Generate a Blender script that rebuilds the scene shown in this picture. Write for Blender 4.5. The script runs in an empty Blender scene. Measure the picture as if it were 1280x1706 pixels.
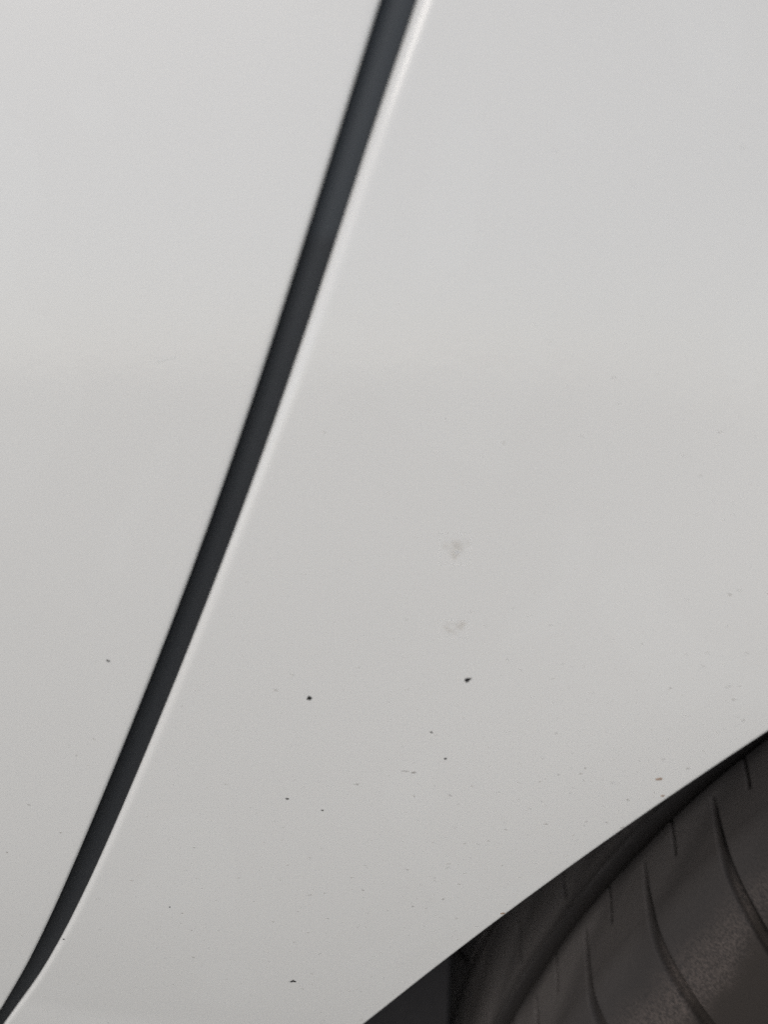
import bpy, math, random
import numpy as np
from mathutils import Vector

# ------------------------------------------------------------------ camera
scene = bpy.context.scene
ZC = 0.656                                   # camera height above the ground
R = math.radians
cam_d = bpy.data.cameras.new("camera")
cam = bpy.data.objects.new("camera", cam_d)
scene.collection.objects.link(cam)
cam.location = (0.0, -0.15, ZC)
cam.rotation_euler = (R(90 - 13), 0, 0)
cam_d.sensor_fit = 'VERTICAL'
cam_d.sensor_height = 24.0
cam_d.lens = 12.0 / 0.692
cam_d.clip_start = 0.005
cam_d.clip_end = 2000
cam_d.dof.use_dof = True
cam_d.dof.focus_distance = 0.186
cam_d.dof.aperture_fstop = 3.9
scene.camera = cam

# ------------------------------------------------------------------ sky and sun (bright overcast)
SUN_EL, SUN_AZ = 47.0, 208.0                 # azimuth clockwise from +Y: from the left, behind the camera
world = bpy.data.worlds.new("World"); scene.world = world; world.use_nodes = True
wn = world.node_tree.nodes; wl = world.node_tree.links
bg = wn["Background"]
sky = wn.new("ShaderNodeTexSky"); sky.sky_type = 'NISHITA'; sky.sun_disc = False
sky.sun_elevation = R(SUN_EL); sky.sun_rotation = R(SUN_AZ)
sky.air_density = 1.0; sky.dust_density = 1.2; sky.ozone_density = 1.0
hs = wn.new("ShaderNodeHueSaturation"); hs.inputs['Saturation'].default_value = 0.46
wl.new(sky.outputs[0], hs.inputs['Color']); wl.new(hs.outputs[0], bg.inputs['Color'])
bg.inputs['Strength'].default_value = 0.135

sun_d = bpy.data.lights.new("sun", 'SUN'); sun_d.energy = 0.58; sun_d.angle = R(32); sun_d.color = (1.0, 0.945, 0.88)
sun = bpy.data.objects.new("sun", sun_d); scene.collection.objects.link(sun)
az, el = R(SUN_AZ), R(SUN_EL)
to_sun = Vector((math.sin(az) * math.cos(el), math.cos(az) * math.cos(el), math.sin(el)))
sun.rotation_euler = to_sun.to_track_quat('Z', 'Y').to_euler()

scene.view_settings.view_transform = 'Standard'
scene.view_settings.look = 'None'
scene.view_settings.exposure = 0.32
scene.view_settings.gamma = 1.0
scene.cycles.max_bounces = 8
scene.cycles.use_denoising = False

# ------------------------------------------------------------------ helpers
COL = scene.collection
def link_mesh(name, verts, faces, mat, parent=None, smooth=True, loc=(0, 0, 0), merge=0.0):
    me = bpy.data.meshes.new(name)
    verts = np.asarray(verts, dtype=np.float32)
    me.from_pydata(verts.tolist() if len(verts) < 60000 else verts, [], faces if isinstance(faces, list) else faces.tolist())
    if merge > 0:
        import bmesh
        bm = bmesh.new(); bm.from_mesh(me)
        bmesh.ops.remove_doubles(bm, verts=bm.verts, dist=merge)
        bmesh.ops.recalc_face_normals(bm, faces=bm.faces)
        bm.to_mesh(me); bm.free()
    me.polygons.foreach_set('use_smooth', [smooth] * len(me.polygons))
    me.update()
    if mat: me.materials.append(mat)
    o = bpy.data.objects.new(name, me); COL.objects.link(o); o.location = loc
    if parent: o.parent = parent
    return o

def grid_faces(nr, nc, base=0, wrap=False):
    i = np.arange(nr - 1)[:, None]; j = np.arange(nc if wrap else nc - 1)[None, :]
    j2 = (j + 1) % nc
    a = base + i * nc + j; b = base + i * nc + j2; c = base + (i + 1) * nc + j2; d = base + (i + 1) * nc + j
    return np.stack([a, b, c, d], -1).reshape(-1, 4)

def catmull(pts, n):
    P = np.array(pts, float)
    P = np.vstack([2 * P[0] - P[1], P, 2 * P[-1] - P[-2]])
    seg = np.hypot(*(P[2:-1] - P[1:-2]).T); out = []
    for k in range(1, len(P) - 2):
        m = max(2, int(round(n * seg[k - 1] / seg.sum())))
        t = np.linspace(0, 1, m, endpoint=False)[:, None]
        p0, p1, p2, p3 = P[k - 1], P[k], P[k + 1], P[k + 2]
        out.append(0.5 * ((2 * p1) + (-p0 + p2) * t + (2 * p0 - 5 * p1 + 4 * p2 - p3) * t ** 2 + (-p0 + 3 * p1 - 3 * p2 + p3) * t ** 3))
    return np.vstack(out + [P[-2:-1]])

def resample(C, n):
    s = np.r_[0, np.cumsum(np.hypot(*np.diff(C, axis=0).T))]
    t = np.linspace(0, s[-1], n)
    return np.stack([np.interp(t, s, C[:, 0]), np.interp(t, s, C[:, 1])], -1)

def soften(C, n):
    k = np.exp(-0.5 * (np.arange(-3 * n, 3 * n + 1) / n) ** 2); k /= k.sum(); m = 3 * n
    lo = 2 * C[0] - C[1:m + 1][::-1]; hi = 2 * C[-1] - C[-m - 1:-1][::-1]
    P = np.vstack([lo, C, hi])
    return np.stack([np.convolve(P[:, c], k, 'valid') for c in (0, 1)], -1)

def side_normals(C, sign):
    t = np.gradient(C, axis=0); t /= np.hypot(t[:, 0], t[:, 1])[:, None]
    return sign * np.stack([t[:, 1], -t[:, 0]], -1)

# ---- body surface: y of the outer skin as a function of x and z (z measured from camera height), metres
WX, WZ = 0.3283, -0.3439                     # wheel centre
CRX = np.array([-0.30, -0.0979, -0.0910, -0.0833, -0.0561, 0.05]); CRZ = np.array([-0.150, -0.1734, -0.1754, -0.1781, -0.1838, -0.198])
def skin_y(x, z):
    x = np.asarray(x, float); z = np.asarray(z, float)
    y = (z + 0.03) ** 2 / 2.8 + np.minimum(z + 0.04, 0) ** 2 / 2.4
    q = np.hypot(x - WX, z - WZ) - 0.354
    k = np.clip((152 - np.degrees(np.arctan2(z - WZ, x - WX)) % 360) / 20, 0, 1)
    y = y - 0.0042 * k * k * (3 - 2 * k) * np.exp(-(q / 0.05) ** 2)                      # swell of the wheel arch
    d = np.interp(x, CRX, CRZ) - z                                # soft crease low down
    d = 0.0012 * np.log1p(np.exp(np.clip(d / 0.0012, -40, 40)))
    return y - 0.07 * 0.03 * (1 - np.exp(-d / 0.03))

def W(x, y, z):
    return np.stack(np.broadcast_arrays(x, y, np.asarray(z) + ZC), -1)

# ------------------------------------------------------------------ materials
def new_mat(name):
    m = bpy.data.materials.new(name); m.use_nodes = True
    nt = m.node_tree; return m, nt, nt.nodes, nt.links, nt.nodes["Principled BSDF"]

def mat_paint():
    m, nt, n, l, b = new_mat("white_paint")
    tc = n.new("ShaderNodeTexCoord")
    big = n.new("ShaderNodeTexNoise"); big.inputs['Scale'].default_value = 11; big.inputs['Detail'].default_value = 3; big.inputs['Distortion'].default_value = 0.8
    l.new(tc.outputs['Object'], big.inputs['Vector'])
    mix = n.new("ShaderNodeMix"); mix.data_type = 'RGBA'
    mix.inputs['A'].default_value = (0.738, 0.712, 0.668, 1); mix.inputs['B'].default_value = (0.768, 0.742, 0.698, 1)
    l.new(big.outputs['Fac'], mix.inputs['Factor'])
    # cloudy reflections painted into the base colour as slightly paler patches
    wp = n.new("ShaderNodeTexNoise"); wp.inputs['Scale'].default_value = 17; wp.inputs['Detail'].default_value = 1; wp.inputs['Distortion'].default_value = 1.6
    l.new(tc.outputs['Object'], wp.inputs['Vector'])
    wq = n.new("ShaderNodeMapRange"); wq.inputs['From Min'].default_value = 0.565; wq.inputs['From Max'].default_value = 0.595; wq.inputs['To Max'].default_value = 0.16
    l.new(wp.outputs['Fac'], wq.inputs['Value'])
    wm = n.new("ShaderNodeMix"); wm.data_type = 'RGBA'; wm.inputs['B'].default_value = (0.795, 0.775, 0.73, 1)
    l.new(wq.outputs[0], wm.inputs['Factor']); l.new(mix.outputs['Result'], wm.inputs['A']); mix = wm
    # faint road film in thin horizontal dashes
    mp = n.new("ShaderNodeMapping"); mp.inputs['Scale'].default_value = (520, 900, 2100)
    l.new(tc.outputs['Object'], mp.inputs['Vector'])
    fn = n.new("ShaderNodeTexNoise"); fn.inputs['Scale'].default_value = 1; fn.inputs['Detail'].default_value = 2
    l.new(mp.outputs[0], fn.inputs['Vector'])
    cr = n.new("ShaderNodeValToRGB"); cr.color_ramp.elements[0].position = 0.55; cr.color_ramp.elements[1].position = 0.85
    cr.color_ramp.elements[0].color = (0, 0, 0, 1); cr.color_ramp.elements[1].color = (0.07, 0.07, 0.07, 1)
    l.new(fn.outputs['Fac'], cr.inputs[0])
    dm = n.new("ShaderNodeMix"); dm.data_type = 'RGBA'; dm.inputs['B'].default_value = (0.40, 0.38, 0.34, 1)
    l.new(cr.outputs[0], dm.inputs['Factor']); l.new(mix.outputs['Result'], dm.inputs['A'])
    l.new(dm.outputs['Result'], b.inputs['Base Color'])
    b.inputs['Roughness'].default_value = 0.45
    b.inputs['Specular IOR Level'].default_value = 0.3
    b.inputs['Coat Weight'].default_value = 1.0
    b.inputs['Coat Roughness'].default_value = 0.06
    wr = n.new('ShaderNodeMapRange'); wr.inputs['From Min'].default_value = 0.4; wr.inputs['From Max'].default_value = 0.6
    wr.inputs['To Min'].default_value = 0.08; wr.inputs['To Max'].default_value = 0.20
    l.new(big.outputs['Fac'], wr.inputs['Value']); l.new(wr.outputs[0], b.inputs['Coat Roughness'])
    peel = n.new("ShaderNodeTexNoise"); peel.inputs['Scale'].default_value = 420; peel.inputs['Detail'].default_value = 1
    l.new(tc.outputs['Object'], peel.inputs['Vector'])
    bp = n.new("ShaderNodeBump"); bp.inputs['Strength'].default_value = 0.05; bp.inputs['Distance'].default_value = 0.0004
    l.new(peel.outputs['Fac'], bp.inputs['Height']); l.new(bp.outputs[0], b.inputs['Coat Normal'])
    return m

def mat_plain(name, col, rough, coat=0.0, noise=0.0, scale=200, bump=0.0):
    m, nt, n, l, b = new_mat(name)
    b.inputs['Roughness'].default_value = rough
    b.inputs['Coat Weight'].default_value = coat
    tc = n.new("ShaderNodeTexCoord"); nz = n.new("ShaderNodeTexNoise")
    nz.inputs['Scale'].default_value = scale; nz.inputs['Detail'].default_value = 4
    l.new(tc.outputs['Object'], nz.inputs['Vector'])
    mix = n.new("ShaderNodeMix"); mix.data_type = 'RGBA'
    mix.inputs['A'].default_value = tuple(c * (1 - noise) for c in col) + (1,)
    mix.inputs['B'].default_value = tuple(c * (1 + noise) for c in col) + (1,)
    l.new(nz.outputs['Fac'], mix.inputs['Factor']); l.new(mix.outputs['Result'], b.inputs['Base Color'])
    if bump:
        bp = n.new("ShaderNodeBump"); bp.inputs['Strength'].default_value = bump; bp.inputs['Distance'].default_value = 0.0005
        l.new(nz.outputs['Fac'], bp.inputs['Height']); l.new(bp.outputs[0], b.inputs['Normal'])
    return m

def mat_rubber():
    m, nt, n, l, b = new_mat("tyre_rubber")
    tc = n.new("ShaderNodeTexCoord"); sp = n.new("ShaderNodeSeparateXYZ"); l.new(tc.outputs['Object'], sp.inputs[0])
    def mth(op, a, bb=None):
        k = n.new("ShaderNodeMath"); k.operation = op
        for i, v in enumerate((a, bb)):
            if v is None: continue
            if isinstance(v, (int, float)): k.inputs[i].default_value = v
            else: l.new(v, k.inputs[i])
        return k.outputs[0]
    rad = mth('SQRT', mth('ADD', mth('POWER', sp.outputs['X'], 2), mth('POWER', sp.outputs['Z'], 2)))
    ang = mth('ARCTAN2', sp.outputs['Z'], sp.outputs['X'])
    # wheel coordinates: along the tread, across it, outward
    cv = n.new("ShaderNodeCombineXYZ")
    l.new(mth('MULTIPLY', ang, 0.31), cv.inputs[0]); l.new(sp.outputs['Y'], cv.inputs[1]); l.new(rad, cv.inputs[2])
    def noise(scale, vec, detail=3, sc=None):
        k = n.new("ShaderNodeTexNoise"); k.inputs['Scale'].default_value = scale; k.inputs['Detail'].default_value = detail
        if sc:
            mp = n.new("ShaderNodeMapping"); mp.inputs['Scale'].default_value = sc; l.new(vec, mp.inputs['Vector']); vec = mp.outputs[0]
        l.new(vec, k.inputs['Vector']); return k.outputs['Fac']
    hair = noise(1, cv.outputs[0], 4, (2600, 900, 900))           # fine wear streaks running across the tread
    cloud = noise(38, cv.outputs[0], 4)
    grain = noise(1500, tc.outputs['Object'], 3)
    def ramp(v, a, c, lo=0.0, hi=1.0):
        k = n.new("ShaderNodeMapRange"); k.inputs['From Min'].default_value = a; k.inputs['From Max'].default_value = c
        k.inputs['To Min'].default_value = lo; k.inputs['To Max'].default_value = hi; k.interpolation_type = 'SMOOTHSTEP'
        l.new(v, k.inputs['Value']); return k.outputs[0]
    rj = mth('ADD', rad, mth('MULTIPLY', mth('SUBTRACT', hair, 0.5), 0.002))
    rj = mth('ADD', rj, mth('MULTIPLY', mth('SUBTRACT', cloud, 0.5), 0.013))
    band = mth('MULTIPLY', ramp(rj, 0.2885, 0.2975), ramp(rj, 0.3085, 0.2985))   # scuffed dusty edge of the shoulder
    outer = ramp(sp.outputs['Y'], 0.045, 0.03)
    band = mth('MULTIPLY', mth('MULTIPLY', band, outer), ramp(cloud, 0.30, 0.62, 0.25, 1.0))
    band = mth('MULTIPLY', band, ramp(mth('ADD', mth('MULTIPLY', hair, 0.5), mth('MULTIPLY', grain, 0.5)), 0.35, 0.65, 0.1, 1.0))
    side = mth('MULTIPLY', ramp(rj, 0.300, 0.290), outer)
    c0 = n.new("ShaderNodeMix"); c0.data_type = 'RGBA'
    c0.inputs['A'].default_value = (0.020, 0.0185, 0.018, 1); c0.inputs['B'].default_value = (0.046, 0.040, 0.037, 1)
    l.new(mth('ADD', mth('MULTIPLY', cloud, 0.4), mth('ADD', mth('MULTIPLY', hair, 0.25), mth('MULTIPLY', grain, 0.35))), c0.inputs['Factor'])
    c1 = n.new("ShaderNodeMix"); c1.data_type = 'RGBA'; c1.inputs['B'].default_value = (0.036, 0.029, 0.024, 1)
    l.new(mth('MULTIPLY', side, 0.75), c1.inputs['Factor']); l.new(c0.outputs['Result'], c1.inputs['A'])
    c2 = n.new("ShaderNodeMix"); c2.data_type = 'RGBA'; c2.inputs['B'].default_value = (0.120, 0.096, 0.083, 1)
    l.new(mth('MULTIPLY', band, 0.75), c2.inputs['Factor']); l.new(c1.outputs['Result'], c2.inputs['A'])
    at = n.new("ShaderNodeAttribute"); at.attribute_name = "tread_shading"  # blends in the paler crown tone, held back in grooves as painted shade
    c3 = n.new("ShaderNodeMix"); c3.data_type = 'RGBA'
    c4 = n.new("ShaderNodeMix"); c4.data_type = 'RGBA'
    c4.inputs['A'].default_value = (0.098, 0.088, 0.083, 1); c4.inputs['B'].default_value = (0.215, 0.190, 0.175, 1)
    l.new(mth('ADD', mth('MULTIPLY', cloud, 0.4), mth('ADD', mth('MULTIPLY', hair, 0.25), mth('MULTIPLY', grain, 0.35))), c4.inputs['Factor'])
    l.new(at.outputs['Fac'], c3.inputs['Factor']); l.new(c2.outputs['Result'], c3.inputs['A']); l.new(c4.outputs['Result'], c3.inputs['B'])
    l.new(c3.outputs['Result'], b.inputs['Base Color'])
    b.inputs['Roughness'].default_value = 0.88; b.inputs['Specular IOR Level'].default_value = 0.2
    bp = n.new("ShaderNodeBump"); bp.inputs['Strength'].default_value = 0.6; bp.inputs['Distance'].default_value = 0.0003
    l.new(mth('ADD', mth('MULTIPLY', hair, 0.7), mth('MULTIPLY', grain, 0.5)), bp.inputs['Height']); l.new(bp.outputs[0], b.inputs['Normal'])
    return m

def mat_film(name, col, attr=None, alpha=0.3):
    """thin dried dirt: part of the paint shows through"""
    m, nt, n, l, b = new_mat(name)
    b.inputs['Base Color'].default_value = col + (1,); b.inputs['Roughness'].default_value = 0.7
    b.inputs['Alpha'].default_value = alpha
    if attr:
        at = n.new("ShaderNodeAttribute"); at.attribute_name = attr
        l.new(at.outputs['Fac'], b.inputs['Alpha'])
    return m

def mat_seal():
    """black rubber, the upper length a little lighter from a clear line upward"""
    m = mat_plain("seal_rubber", (0.022, 0.024, 0.027), 0.55, 0.0, 0.15, 45, 0.03)
    nt = m.node_tree; n, l = nt.nodes, nt.links; b = n["Principled BSDF"]
    src = b.inputs['Base Color'].links[0].from_socket
    tc = n.new("ShaderNodeTexCoord"); sp = n.new("ShaderNodeSeparateXYZ"); l.new(tc.outputs['Object'], sp.inputs[0])
    mr = n.new("ShaderNodeMapRange"); l.new(sp.outputs['Z'], mr.inputs['Value'])
    mr.inputs['From Min'].default_value = ZC + 0.0185; mr.inputs['From Max'].default_value = ZC + 0.0215
    mx = n.new("ShaderNodeMix"); mx.data_type = 'RGBA'; mx.inputs['B'].default_value = (0.036, 0.041, 0.046, 1)
    l.new(mr.outputs[0], mx.inputs['Factor']); l.new(src, mx.inputs['A']); l.new(mx.outputs['Result'], b.inputs['Base Color'])
    return m

PAINT = mat_paint()
RUBBER = mat_rubber()
SEAL = mat_seal()
LINER = mat_plain("liner_plastic", (0.022, 0.019, 0.0185), 0.9, 0, 0.3, 300, 0.2)
ALLOY = mat_plain("alloy", (0.45, 0.45, 0.46), 0.35, 0.3, 0.05, 40)
CHIP = mat_plain("dark_chip", (0.018, 0.017, 0.015), 0.75, 0, 0.4, 3000, 0.3)
RUST = mat_film("rust_speck", (0.36, 0.20, 0.10), None, 0.55)
FLECK = mat_film("road_dirt", (0.19, 0.16, 0.125), "opacity")
STAIN = mat_film("dried_drop", (0.50, 0.425, 0.33), "opacity")
PALE = mat_film("pale_scratch", (0.85, 0.85, 0.83), None, 0.45)
GROUND = mat_plain("concrete", (0.235, 0.222, 0.195), 0.9, 0, 0.25, 6, 0.2)

# ------------------------------------------------------------------ setting
g = link_mesh("ground", [(-600, -600, 0), (600, -600, 0), (600, 600, 0), (-600, 600, 0)], [(0, 1, 2, 3)], GROUND, None, False)
g['kind'] = 'structure'

# ------------------------------------------------------------------ the car
car = bpy.data.objects.new("car", None); COL.objects.link(car)
car['label'] = "white car body side with dark shut line and black tyre under the wheel arch"
car['category'] = "car"

mm = 0.001
# shut line: door edge and quarter panel edge (x, z) in mm from the camera foot, bottom to top
EDGE_D = [(-126, -330), (-126.5, -255), (-125.5, -228), (-121, -207), (-113.5, -192), (-104.22, -176.79), (-94.68, -160.95), (-86.16, -145.11), (-78.21, -129.27), (-70.58, -113.43), (-63.16, -97.59), (-55.91, -81.75), (-48.85, -65.91), (-42.04, -50.07), (-35.5, -34.23), (-29.24, -18.39), (-23.25, -2.55), (-17.48, 13.29), (-11.85, 29.13), (-6.28, 44.97), (-0.72, 60.81), (14, 102), (31, 150), (78, 300)]
EDGE_Q = [(-121, -330), (-121.5, -258), (-121, -233), (-118, -211), (-112.3, -195.5), (-104.53, -182.58), (-93.27, -166.36), (-83.65, -150.13), (-75.04, -133.9), (-67.01, -117.68), (-59.34, -101.45), (-51.89, -85.22), (-44.65, -69.0), (-37.61, -52.77), (-30.83, -36.55), (-24.31, -20.32), (-18.08, -4.09), (-12.08, 12.13), (-6.23, 28.36), (-0.36, 44.59), (5.74, 60.81), (20.5, 102), (37.5, 150), (84.5, 300)]
ED = soften(resample(catmull(np.array(EDGE_D) * mm, 900), 420), 4)
EQ = soften(resample(catmull(np.array(EDGE_Q) * mm, 900), 420), 4)

# --- door: outer skin with a tight hemmed edge
nD = side_normals(ED, -1)
if nD[0, 0] > 0: nD = -nD
rh = 0.0007
cols = []
for d, dep in [(0.016, 2 * rh + 0.0002), (0.006, 2 * rh)] + [(rh * (1 - math.sin(a)), rh * (1 - math.cos(a))) for a in np.linspace(math.pi, 0, 11)]:
    P = ED + nD * d; Pi = ED + nD * max(d, rh)
    cols.append(W(P[:, 0], skin_y(Pi[:, 0], Pi[:, 1]) + dep, P[:, 1]))
inn = ED + nD * rh
zfar = np.linspace(-0.33, 0.30, len(ED))
ts = np.r_[0.0012, np.linspace(0, 1, 80)[1:] ** 1.3]
for t in ts:
    x = inn[:, 0] * (1 - t) + (-0.95) * t; z = inn[:, 1] * (1 - t) + zfar * t
    cols.append(W(x, skin_y(x, z), z))
V = np.stack(cols, 1); nr, nc = V.shape[:2]
door = link_mesh("door", V.reshape(-1, 3), grid_faces(nr, nc), PAINT, car, merge=1e-7)
door['label'] = "white door skin left of the dark shut line"

# --- quarter panel: patch between shut line and wheel arch, rolled edges
ang = [205, 195, 185, 176, 168, 160, 153, 150, 146, 142, 138, 134, 131, 128, 120, 105, 90, 70, 45, 20, 0]
rad = [397, 396, 393.5, 390, 385, 378.8, 368.05, 364.57, 361.23, 359.03, 357.59, 356.53, 355.76, 354.82, 354.4, 354, 354, 354, 354, 354, 356]
AR = catmull([(WX + r * mm * math.cos(R(a)), WZ + r * mm * math.sin(R(a))) for a, r in zip(ang, rad)], 1400)
AR = AR[AR[:, 1] > -0.3305]
AR = soften(resample(AR, 420), 5)
nA = side_normals(AR, 1); mid = len(AR) // 2
if np.dot(nA[mid], AR[mid] - np.array([WX, WZ])) < 0: nA = -nA
nQ = side_normals(EQ, 1)
if nQ[0, 0] < 0: nQ = -nQ
ra = 0.0013
rq = np.interp(EQ[:, 1], [-0.18, 0.06], [0.0012, 0.0028])
rqd = np.interp(EQ[:, 1], [-0.18, 0.06], [0.0012, 0.0036])[:, None]                                  # the fold at the shut line is broader than deep
Lc = EQ + nQ * rqd
Bc = AR + nA * ra
# ruled patch: shut line, top edge and rear edge on one side, the wheel arch on the other
C1, C2 = np.array([1.15, 0.30]), np.array([1.15, -0.33])
n_l, n_t, n_r = len(Lc), 90, 70
outer = np.vstack([Lc, Lc[-1] + (C1 - Lc[-1]) * np.linspace(0, 1, n_t + 1)[1:, None], C1 + (C2 - C1) * np.linspace(0, 1, n_r + 1)[1:, None]])
sA = np.r_[0, np.cumsum(np.hypot(*np.diff(Bc, axis=0).T))]; sA /= sA[-1]
w_ = np.r_[np.linspace(0, 0.42, n_l), np.linspace(0.42, 0.78, n_t + 1)[1:], np.linspace(0.78, 1, n_r + 1)[1:]]
innr = np.stack([np.interp(w_, sA, Bc[:, 0]), np.interp(w_, sA, Bc[:, 1])], -1)
nI = np.stack([np.interp(w_, sA, nA[:, 0]), np.interp(w_, sA, nA[:, 1])], -1)
tq = np.linspace(0, 1, 110)[:, None, None]
S = outer[None] * (1 - tq) + innr[None] * tq
verts = [W(S[..., 0], skin_y(S[..., 0], S[..., 1]), S[..., 1]).reshape(-1, 3)]
faces = [grid_faces(110, len(outer))]
def roll(edge_inner, nrm, r, rd, depth, lean=0.0):
    rows = []
    for a in np.linspace(0, math.pi / 2, 9):
        P = edge_inner - nrm * (rd * math.sin(a))
        rows.append(W(P[:, 0], skin_y(edge_inner[:, 0], edge_inner[:, 1]) + r * (1 - math.cos(a)), P[:, 1]))
    P = edge_inner - nrm * (rd - lean)
    rows.append(W(P[:, 0], skin_y(edge_inner[:, 0], edge_inner[:, 1]) + depth, P[:, 1]))
    return np.stack(rows, 0)
for e, nn, r, rd, dep, lean in ((Lc, nQ, rq, rqd, 0.014, 0.001), (innr, nI, ra, ra, 0.006, 0.001)):
    rr = roll(e, nn, r, rd, dep, lean); base = sum(len(q) for q in verts)
    verts.append(rr.reshape(-1, 3)); faces.append(grid_faces(rr.shape[0], rr.shape[1], base))
quarter = link_mesh("quarter_panel", np.vstack(verts), np.vstack(faces), PAINT, car, merge=1e-7)
quarter['label'] = "white quarter panel with stone chips between shut line and wheel arch"

# --- rubber seal behind the shut line, in three lapped lengths
mid_c = 0.5 * (resample(ED, 420) + resample(EQ, 420))
nM = side_normals(mid_c, 1)
if nM[0, 0] < 0: nM = -nM
cs = []
for off, dd in [(-0.016, 0.003), (-0.010, 0.0008), (-0.006, 0.0001), (0.0, 0.0), (0.0042, 0.0), (0.0052, 0.002)]:
    P = mid_c + nM * off
    cs.append(W(P[:, 0], skin_y(mid_c[:, 0], mid_c[:, 1]) + 0.0042 + dd, P[:, 1]))
Vs = np.stack(cs, 1)
seal = link_mesh("door_seal", Vs.reshape(-1, 3), grid_faces(Vs.shape[0], Vs.shape[1]), SEAL, car)
sol = seal.modifiers.new("thick", 'SOLIDIFY'); sol.thickness = 0.002; sol.offset = 0

# --- sill under the door and the panel
xs = np.linspace(-0.95, -0.052, 60)
prof = [(-0.334, 0.0), (-0.345, 0.001), (-0.38, 0.012), (-0.42, 0.035), (-0.44, 0.06), (-0.44, 0.12)]
Vs = np.stack([W(xs, skin_y(xs, np.full_like(xs, -0.334)) + dy, np.full_like(xs, z)) for z, dy in prof], 0)
link_mesh("sill", Vs.reshape(-1, 3), grid_faces(len(prof), len(xs)), PAINT, car)

# --- wheel arch liner: shell from the arch flange to the inner wall, then a closed back
nl = 160
Ar = resample(AR, nl); nAr = side_normals(Ar, 1)
if np.dot(nAr[nl // 2], Ar[nl // 2] - np.array([WX, WZ])) < 0: nAr = -nAr
rows = []
y0 = skin_y(Ar[:, 0], Ar[:, 1])
for off, dy in [(0.0045, 0.0055), (0.009, 0.02), (0.014, 0.07), (0.012, 0.20), (0.008, 0.28)]:
    P = Ar + nAr * off; rows.append(W(P[:, 0], y0 + dy, P[:, 1]))
for f_ in (0.85, 0.5, 0.2, 0.02):
    P = np.array([WX, -0.33]) + (Ar - np.array([WX, -0.33])) * f_; rows.append(W(P[:, 0], 0 * y0 + 0.31, P[:, 1]))
Vs = np.stack(rows, 0)
link_mesh("wheel_arch_liner", Vs.reshape(-1, 3), grid_faces(len(rows), nl), LINER, car)

# --- splash guard plate in front of the tyre
gz = np.linspace(-0.345, -0.125, 24)
tx = WX - np.sqrt(np.maximum(0.32 ** 2 - (gz - WZ) ** 2, 0))
gx = np.minimum(0.0223, tx - 0.004)
gx0 = np.interp(gz, [-0.40, -0.33, -0.17, -0.125], [-0.075, -0.070, -0.02, 0.015])
th = 0.0022
Vs = np.stack([W(gx0, 0.047 + 0 * gz, gz), W(gx - 0.0015, 0.055 + 0 * gz, gz), W(gx, 0.0562 + 0 * gz, gz), W(gx - 0.0015, 0.0555 + th + 0 * gz, gz), W(gx0, 0.05 + th + 0 * gz, gz)], 1)
link_mesh("splash_guard", Vs.reshape(-1, 3), grid_faces(len(gz), 5), LINER, car)

# --- wheel: tyre and rim
wheel = bpy.data.objects.new("wheel", None); COL.objects.link(wheel); wheel.parent = car
wheel.location = (WX, 0.0, WZ + ZC)
wheel['label'] = "black tyre with curved shoulder grooves under the wheel arch"
RT = 0.312
def shoulder_r(y):
    k = np.clip((0.034 - y) / 0.022, 0, 1)
    base = RT - 0.002 * np.clip((0.115 - np.maximum(y, 0.034)) / 0.081, -1, 1) ** 2
    return base - 0.055 * (1 - np.sqrt(np.maximum(0, 1 - k ** 2.2)))
YM = 0.1145                                   # mid plane of the tyre
# half profile from bead to mid plane as (y, r), resampled at fine steps over the part in view
th_ = np.linspace(0, 1, 300)
ysh = 0.012 + 0.022 * (1 - np.cos(th_ * math.pi / 2))
half = [(0.031, 0.203), (0.024, 0.207), (0.0185, 0.214), (0.015, 0.226), (0.0128, 0.240), (0.01205, 0.250)] + [(y, float(shoulder_r(np.array(y)))) for y in ysh[8:]] + [(y, float(shoulder_r(np.array(y)))) for y in np.linspace(0.0345, YM, 200)]
H = np.array(half)
sH = np.r_[0, np.cumsum(np.hypot(*np.diff(H, axis=0).T))]
s_bead = np.interp(0.268, H[:260, 1], sH[:260])
tt = np.r_[np.linspace(0, s_bead, 26)[:-1], np.arange(s_bead, sH[-1], 0.00042)]
ye = np.interp(tt, sH, H[:, 0])
extra = [np.interp(e, H[-200:, 0], sH[-200:]) + np.arange(-0.0010, 0.0011, 0.00011) for e in (0.0527, 0.0593, 0.0918, 0.0952)]
tt = np.unique(np.r_[tt, np.concatenate(extra)])
Hy = np.interp(tt, sH, H[:, 0]); Hr = np.interp(tt, sH, H[:, 1])
# inner half: mirrored, coarser
Hy2 = np.r_[Hy, 2 * YM - Hy[::-1][1::3]]; Hr2 = np.r_[Hr, Hr[::-1][1::3]]
dy = np.gradient(Hy2); dr = np.gradient(Hr2); ln = np.hypot(dy, dr) + 1e-12
ny, nr_ = -dr / ln, dy / ln                   # outward normal of the profile
PITCH = 360 / 66.0
fine = np.arange(122.0, 172.0, 0.078)
coarse = np.r_[np.arange(172.0, 360 + 122.0, 0.42)]
phi = np.r_[fine, coarse]
PH, YY = np.meshgrid(phi, Hy2, indexing='ij')
RR = np.broadcast_to(Hr2, PH.shape)
# arc position measured on the tread, degrees within one pitch
rng = np.random.default_rng(4)
def wobble(p, amp, f0, seed):
    r_ = np.random.default_rng(seed); return amp * sum(np.sin(np.radians(p) * k + r_.uniform(0, 6.28)) / (1 + i) for i, k in enumerate((f0, f0 * 2 + 1, f0 * 3 + 2)))
def sm(x): x = np.clip(x, 0, 1); return x * x * (3 - 2 * x)
DEP = np.zeros_like(PH)
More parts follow.
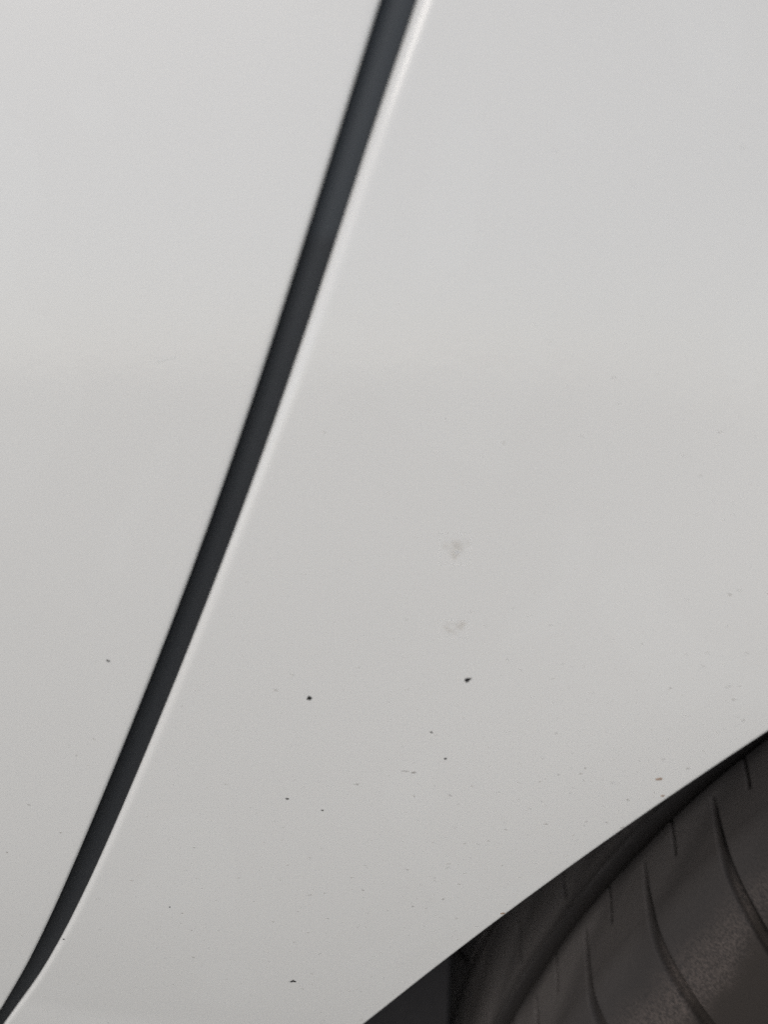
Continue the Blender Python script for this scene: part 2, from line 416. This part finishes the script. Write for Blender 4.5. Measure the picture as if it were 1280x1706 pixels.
# circumferential grooves
for yc, wd in ((0.0560, 0.0066), (0.0935, 0.0034), (2 * YM - 0.0935, 0.0034), (2 * YM - 0.0560, 0.0076)):
    DEP = np.maximum(DEP, 0.0092 * sm((wd / 2 + 0.0004 - np.abs(YY - yc)) / 0.0009))
ym = np.minimum(YY, 2 * YM - YY)              # mirrored y so that both shoulders carry grooves
def line(off_table, y_start, y_end, half_w, depth, phase, wy):
    """groove whose angular offset is a table over y; half_w(y) in metres"""
    yt, ot = np.array(off_table).T
    o = np.interp(ym, yt, ot)
    # radius of travel falls on the sidewall
    dphi = (PH - phase - o + PITCH / 2) % PITCH - PITCH / 2
    dist = np.abs(np.radians(dphi)) * RR
    w = np.interp(ym, *np.array(half_w).T)
    inside = sm((w + 0.0003 - dist) / 0.0009)
    ends = sm((y_start - ym) / wy) * sm((ym - y_end) / 0.004)
    return depth * inside * ends
# long curved shoulder grooves that run over the edge of the tread
tab = np.array([(0.0100, 4.10), (0.0140, 3.50), (0.0166, 3.00), (0.0191, 2.52), (0.0216, 2.18), (0.0254, 1.74), (0.0312, 1.18), (0.0400, 0.60), (0.0475, 0.03), (0.06, -0.9)])
yt = np.linspace(0.010, 0.06, 200); k5 = np.ones(15) / 15
ot = np.convolve(np.pad(np.interp(yt, tab[:, 0], tab[:, 1]), 7, mode='edge'), k5, 'valid')
DEP = np.maximum(DEP, line(np.stack([yt, ot], -1), 0.0495, 0.0065, [(0.010, 0.0016), (0.019, 0.0017), (0.026, 0.0015), (0.034, 0.0011), (0.044, 0.0006), (0.05, 0.0003)], 0.0042, 137.52, 0.006))
# short sipes between them, running out of the main groove
DEP = np.maximum(DEP, line([(0.03, 1.75), (0.0423, 0.98), (0.0489, 0.46), (0.055, 0.02), (0.065, -0.7)], 0.0600, 0.0405, [(0.03, 0.00040), (0.06, 0.00030)], 0.0024, 140.04, 0.002))
# sipes of the second rib
DEP = np.maximum(DEP, line([(0.060, 0.9), (0.070, 0.55), (0.085, -0.5), (0.095, -1.3)], 0.0900, 0.0640, [(0.06, 0.0004), (0.09, 0.0004)], 0.0022, 142.8, 0.004))
DEP = np.maximum(DEP, line([(0.096, 0.0), (0.1145, 1.5)], 0.1130, 0.0965, [(0.09, 0.0007), (0.115, 0.0007)], 0.0032, 139.0, 0.004))
# moulded step low on the sidewall
DEP = DEP + 0.0006 * sm((0.262 - RR) / 0.002) * (YY < YM)
DEP = DEP + 0.00012 * np.sin(np.radians(PH) * 37 + YY * 300) * (RR > 0.28)
YV = YY - ny[None] * DEP; RV = RR - nr_[None] * DEP
X = RV * np.cos(np.radians(PH)); Z = RV * np.sin(np.radians(PH))
Vt = np.stack([X, YV, Z], -1); ncol, nrow = PH.shape
i = np.arange(ncol)[:, None]; j = np.arange(nrow - 1)[None]; i2 = (i + 1) % ncol
F = np.stack([i * nrow + j, i * nrow + j + 1, i2 * nrow + j + 1, i2 * nrow + j], -1).reshape(-1, 4)
def fast_mesh(name, V, F, mat, parent):
    me = bpy.data.meshes.new(name)
    V = V.reshape(-1, 3).astype(np.float32)
    me.vertices.add(len(V)); me.vertices.foreach_set('co', V.ravel())
    me.loops.add(F.size); me.loops.foreach_set('vertex_index', F.astype(np.int32).ravel())
    me.polygons.add(len(F)); me.polygons.foreach_set('loop_start', np.arange(0, F.size, 4, dtype=np.int32))
    me.polygons.foreach_set('use_smooth', np.ones(len(F), dtype=bool))
    me.update(calc_edges=True); me.validate()
    me.materials.append(mat)
    o = bpy.data.objects.new(name, me); COL.objects.link(o); o.parent = parent
    return o
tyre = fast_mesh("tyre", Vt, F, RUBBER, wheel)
# dusty crown also painted paler to offset arch shade; groove shade painted darker
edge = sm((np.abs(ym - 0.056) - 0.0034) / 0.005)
tread_shading = (0.25 + 0.75 * edge) * sm((ym - 0.018) / 0.040) * (1 - 0.8 * sm(DEP / 0.0003))
at = tyre.data.attributes.new("tread_shading", 'FLOAT', 'POINT'); at.data.foreach_set('value', tread_shading.ravel().astype(np.float32))

rim_p = [(0.030, 0.205), (0.024, 0.206), (0.023, 0.202), (0.028, 0.196), (0.055, 0.190), (0.075, 0.183), (0.080, 0.15), (0.062, 0.10), (0.048, 0.07), (0.044, 0.045), (0.044, 0.03), (0.046, 0.0005)]
na = 96; a = np.linspace(0, 2 * math.pi, na, endpoint=False)
Vr = np.stack([np.stack([r * np.cos(a), 0 * a + y - (0.012 * np.clip(np.cos(5 * a), -0.3, 1) if 0.06 < r < 0.17 else 0), r * np.sin(a)], -1) for y, r in rim_p], 0)
link_mesh("rim", Vr.reshape(-1, 3), grid_faces(len(rim_p), na, 0, True), ALLOY, wheel)

# ------------------------------------------------------------------ marks on the paint
rnd = random.Random(11)
def skin_p(x, z, h):
    """point h above the outer skin"""
    e = 1e-4
    y = float(skin_y(x, z)); gx = (float(skin_y(x + e, z)) - y) / e; gz_ = (float(skin_y(x, z + e)) - y) / e
    n_ = Vector((gx, -1, gz_)).normalized()
    return (x + n_.x * h, y + n_.y * h, z + ZC + n_.z * h)

def blob(name, x, z, outline, mat, parent, h=0.00012):
    """small irregular raised flake; outline is a list of (dx, dz) in metres"""
    m_ = len(outline); vs = [skin_p(x, z, h)]
    vs += [skin_p(x + dx * 0.6, z + dz * 0.6, h * rnd.uniform(0.7, 1.0)) for dx, dz in outline]
    vs += [skin_p(x + dx, z + dz, 0.000012) for dx, dz in outline]
    fs = [(0, 1 + k, 1 + (k + 1) % m_) for k in range(m_)] + [(1 + k, 1 + m_ + k, 1 + m_ + (k + 1) % m_, 1 + (k + 1) % m_) for k in range(m_)]
    return link_mesh(name, vs, fs, mat, parent, True)

def ragged(w, h, n_=11, j=0.25, rot=0.0):
    o = []
    for k in range(n_):
        a_ = 2 * math.pi * k / n_; s = 1 + rnd.uniform(-j, j)
        px, pz = 0.5 * w * math.cos(a_) * s, 0.5 * h * math.sin(a_) * s
        o.append((px * math.cos(rot) - pz * math.sin(rot), px * math.sin(rot) + pz * math.cos(rot)))
    return o

px = 0.133e-3
wedge = [(-6.0, -1.2), (-4.5, 2.4), (-1, 3.6), (3.5, 3.6), (7.0, 3.8), (5.0, 1.2), (2.2, -1.0), (0.3, -3.6), (-1.6, -4.4), (-3.5, -3.0)]
hook = [(-6.5, -1.4), (-4, 0.6), (-1.5, 2.0), (0.5, 3.4), (2.8, 2.2), (5.8, 0.0), (6.0, -1.6), (4.2, -1.4), (1.5, 0.2), (-1.5, -0.8), (-3.6, -2.4)]
q = 0.149e-3
blob("paint_chip", 0.01848, -0.07264, [(a_ * px, b_ * px * 1.1) for a_, b_ in wedge], CHIP, quarter)
blob("paint_chip", -0.01657, -0.07745, ragged(9.5 * px, 7.5 * px), CHIP, quarter)
blob("paint_chip", -0.02417, -0.16533, [(a_ * q, b_ * q * 1.25) for a_, b_ in hook], CHIP, quarter)
for x, z, w, h in [(-22.6, -104.34, 6.5, 3.2), (13.95, -92.72, 6, 3.5), (-14.54, -107.54, 5, 2.5), (10.68, -85.86, 5, 2.5), (-53.75, -137.94, 3, 3), (-82.24, -149.32, 4.5, 2.5)]:
    blob("paint_chip", x * mm, z * mm, ragged(w * 0.14e-3, h * 0.15e-3, 9, 0.3, -0.25), CHIP, quarter, 0.00008)
blob("paint_chip", -0.06057, -0.06835, ragged(6.5 * px, 4 * px, 9, 0.3, -0.5), CHIP, door, 0.00008)
for x, z, w, h in [(62.31, -96.53, 11, 5), (63.68, -101.13, 7, 4), (29.65, -139.17, 9, 5)]:
    blob("rust_speck", x * mm, z * mm, ragged(w * 0.135e-3, h * 0.14e-3, 10, 0.25, 0.15), RUST, quarter, 0.00005)

def films(name, items, mat, parent):
    """many tiny flat marks joined in one mesh, each with its own opacity"""
    vs, fs, op = [], [], []
    for x, z, w, h, rot, alpha in items:
        m_ = 8; b0 = len(vs)
        vs.append(skin_p(x, z, 0.00003)); op.append(alpha)
        ol = ragged(w, h, m_, 0.35, rot)
        for dx, dz in ol: vs.append(skin_p(x + dx * 0.55, z + dz * 0.55, 0.00003)); op.append(alpha * 0.8)
        for dx, dz in ol: vs.append(skin_p(x + dx, z + dz, 0.00002)); op.append(0.0)
        for k in range(m_):
            k2 = (k + 1) % m_
            fs.append((b0, b0 + 1 + k, b0 + 1 + k2))
            fs.append((b0 + 1 + k, b0 + 1 + m_ + k, b0 + 1 + m_ + k2, b0 + 1 + k2))
    o = link_mesh(name, vs, fs, mat, parent, True)
    at = o.data.attributes.new("opacity", 'FLOAT', 'POINT'); at.data.foreach_set('value', op)
    return o

def edge_x(C, z): return float(np.interp(z, C[:, 1], C[:, 0]))
seen = [(-20.1, -71.7), (38.5, -85.4), (62.2, -73.5), (75.9, -75.8), (77.0, -72.8), (68.7, -68.1), (55.4, -63.3), (45.6, -94.1), (44.7, -95.7), (45.7, -97.6), (39.8, -96.2), (62.6, -91.2), (68.3, -93.5), (71.1, -88.8), (78.8, -80.9), (56.0, -102.4), (51.7, -109.1), (47.1, -109.1), (55.5, -110.5), (37.9, -110.1), (44.7, -113.2), (15.3, -102.7), (20.3, -100.0), (28.8, -112.1), (-6.3, -100.1), (7.1, -103.1), (19.3, -116.6), (24.8, -115.6), (28.5, -123.1), (-24.1, -75.5), (-45.8, -118.8), (-49.0, -146.1), (-49.6, -156.0), (-50.8, -140.0), (-17.9, -121.8), (-7.9, -128.0), (-5.2, -132.1), (-14.7, -133.2), (-21.5, -139.5), (-35.8, -128.2), (-23.5, -124.1), (-19.3, -146.9), (10.5, -137.8), (7.2, -137.3), (14.6, -134.6), (18.1, -141.2), (5.5, -125.2), (-23.1, -150.4), (-27.9, -143.1), (-14.2, -141.8), (72.8, -51.9), (46.0, -7.2), (64.7, -26.8), (67.8, -17.9), (24.4, -20.2), (-12.2, -18.0)]
items = [(x * mm, z * mm, rnd.uniform(5, 9) * 0.14e-3, rnd.uniform(2.6, 4.2) * 0.14e-3, rnd.uniform(-0.25, 0.25), rnd.uniform(0.14, 0.36)) for x, z in seen]
items += [(0.0050, -0.0963, 22 * px, 2.4 * px, -0.02, 0.45), (0.0069, -0.0966, 11 * px, 3.6 * px, 0.05, 0.55)]
tries = 0
while len(items) < 1500 and tries < 60000:
    tries += 1
    x = rnd.uniform(-0.12, 0.16); z = rnd.uniform(-0.24, 0.06)
    r_ = math.hypot(x - WX, z - WZ); a_ = math.degrees(math.atan2(z - WZ, x - WX)) % 360
    ra_ = np.interp(a_, ang[::-1], rad[::-1]) * mm
    if r_ < ra_ + 0.002 or x < edge_x(EQ, z) + 0.004: continue
    w_ = math.exp(-max(0, r_ - ra_) / 0.035) + 0.25 * (1 if z < -0.09 else math.exp((-0.09 - z) / -0.02) if z < -0.09 else math.exp(-(z + 0.09) / 0.03))
    if rnd.random() > w_: continue
    big = rnd.random() ** 5
    items.append((x, z, (2.2 + 7 * big + rnd.random() * 3) * 0.14e-3, (1.3 + 1.6 * big) * 0.14e-3, rnd.uniform(-0.35, 0.25), 0.05 + 0.17 * rnd.random() ** 2))
fl = films("dirt_flecks", items, FLECK, quarter); fl['kind'] = 'stuff'
items = [(x * mm, z * mm, rnd.uniform(4, 7) * 0.14e-3, rnd.uniform(2.2, 3.4) * 0.14e-3, rnd.uniform(-0.6, 0.1), rnd.uniform(0.3, 0.6)) for x, z in [(-83.5, -106.1), (-77.2, -114.3), (-91.1, -120.3), (-66, -88), (-70.5, -92.5)]]
while len(items) < 90:
    z = rnd.uniform(-0.2, -0.05); x = rnd.uniform(-0.16, edge_x(ED, z) - 0.003)
    items.append((x, z, rnd.uniform(2, 5) * 0.14e-3, rnd.uniform(1.2, 2.2) * 0.14e-3, rnd.uniform(-0.6, 0.2), rnd.uniform(0.06, 0.25)))
fl = films("dirt_flecks", items, FLECK, door); fl['kind'] = 'stuff'

# two dried drops: soft triangular tide marks with a run below
def stain(x0, z0, w, h, seed, amount):
    r_ = np.random.default_rng(seed); n_ = 34
    gu, gv = np.meshgrid(np.linspace(-1, 1, n_), np.linspace(-1, 1, n_), indexing='xy')
    nz = sum(np.sin(gu * a_ + gv * b_ + c_) for a_, b_, c_ in zip(r_.uniform(-9, 9, 9), r_.uniform(-9, 9, 9), r_.uniform(0, 6, 9))) / 4.0
    half_w = np.where(gv > 0.1, 0.85, 0.12 + 0.73 * np.clip((gv + 1.0) / 1.1, 0, 1) ** 1.6)
    m_ = np.clip((half_w - np.abs(gu - 0.1 * gv) + 0.12 * nz) / 0.35, 0, 1) * np.clip((0.85 - gv + 0.15 * nz) / 0.3, 0, 1) * np.clip((gv + 0.95) / 0.3, 0, 1)
    op = amount * m_ * np.clip(0.6 + 0.5 * nz, 0.05, 1.2)
    vs = [skin_p(x0 + a_ * w / 2, z0 + b_ * h / 2, 0.00002) for a_, b_ in zip(gu.ravel(), gv.ravel())]
    o = link_mesh("water_mark", vs, grid_faces(n_, n_), STAIN, quarter)
    at = o.data.attributes.new("opacity", 'FLOAT', 'POINT'); at.data.foreach_set('value', op.ravel().astype(np.float32))
stain(0.01495, -0.0426, 50 * px, 52 * px, 3, 0.15)
stain(0.01500, -0.0606, 48 * px, 32 * px, 12, 0.12)
films("pale_chip", [(0.0154, -0.0433, 9 * px, 8 * px, 0, 0.8)], PALE, quarter)
pts = [(-45.6, -4.4), (-44.1, -3.7), (-42.5, -3.3), (-40.9, -3.3)]
vs, fs = [], []
for k, (x, z) in enumerate(pts):
    h = (0.00006, 0.00012, 0.00012, 0.00005)[k]
    vs += [skin_p(x * mm, z * mm - h, 0.00002), skin_p(x * mm, z * mm + h, 0.00002)]
    if k: fs.append((2 * k - 2, 2 * k, 2 * k + 1, 2 * k - 1))
link_mesh("scratch", vs, fs, PALE, door)
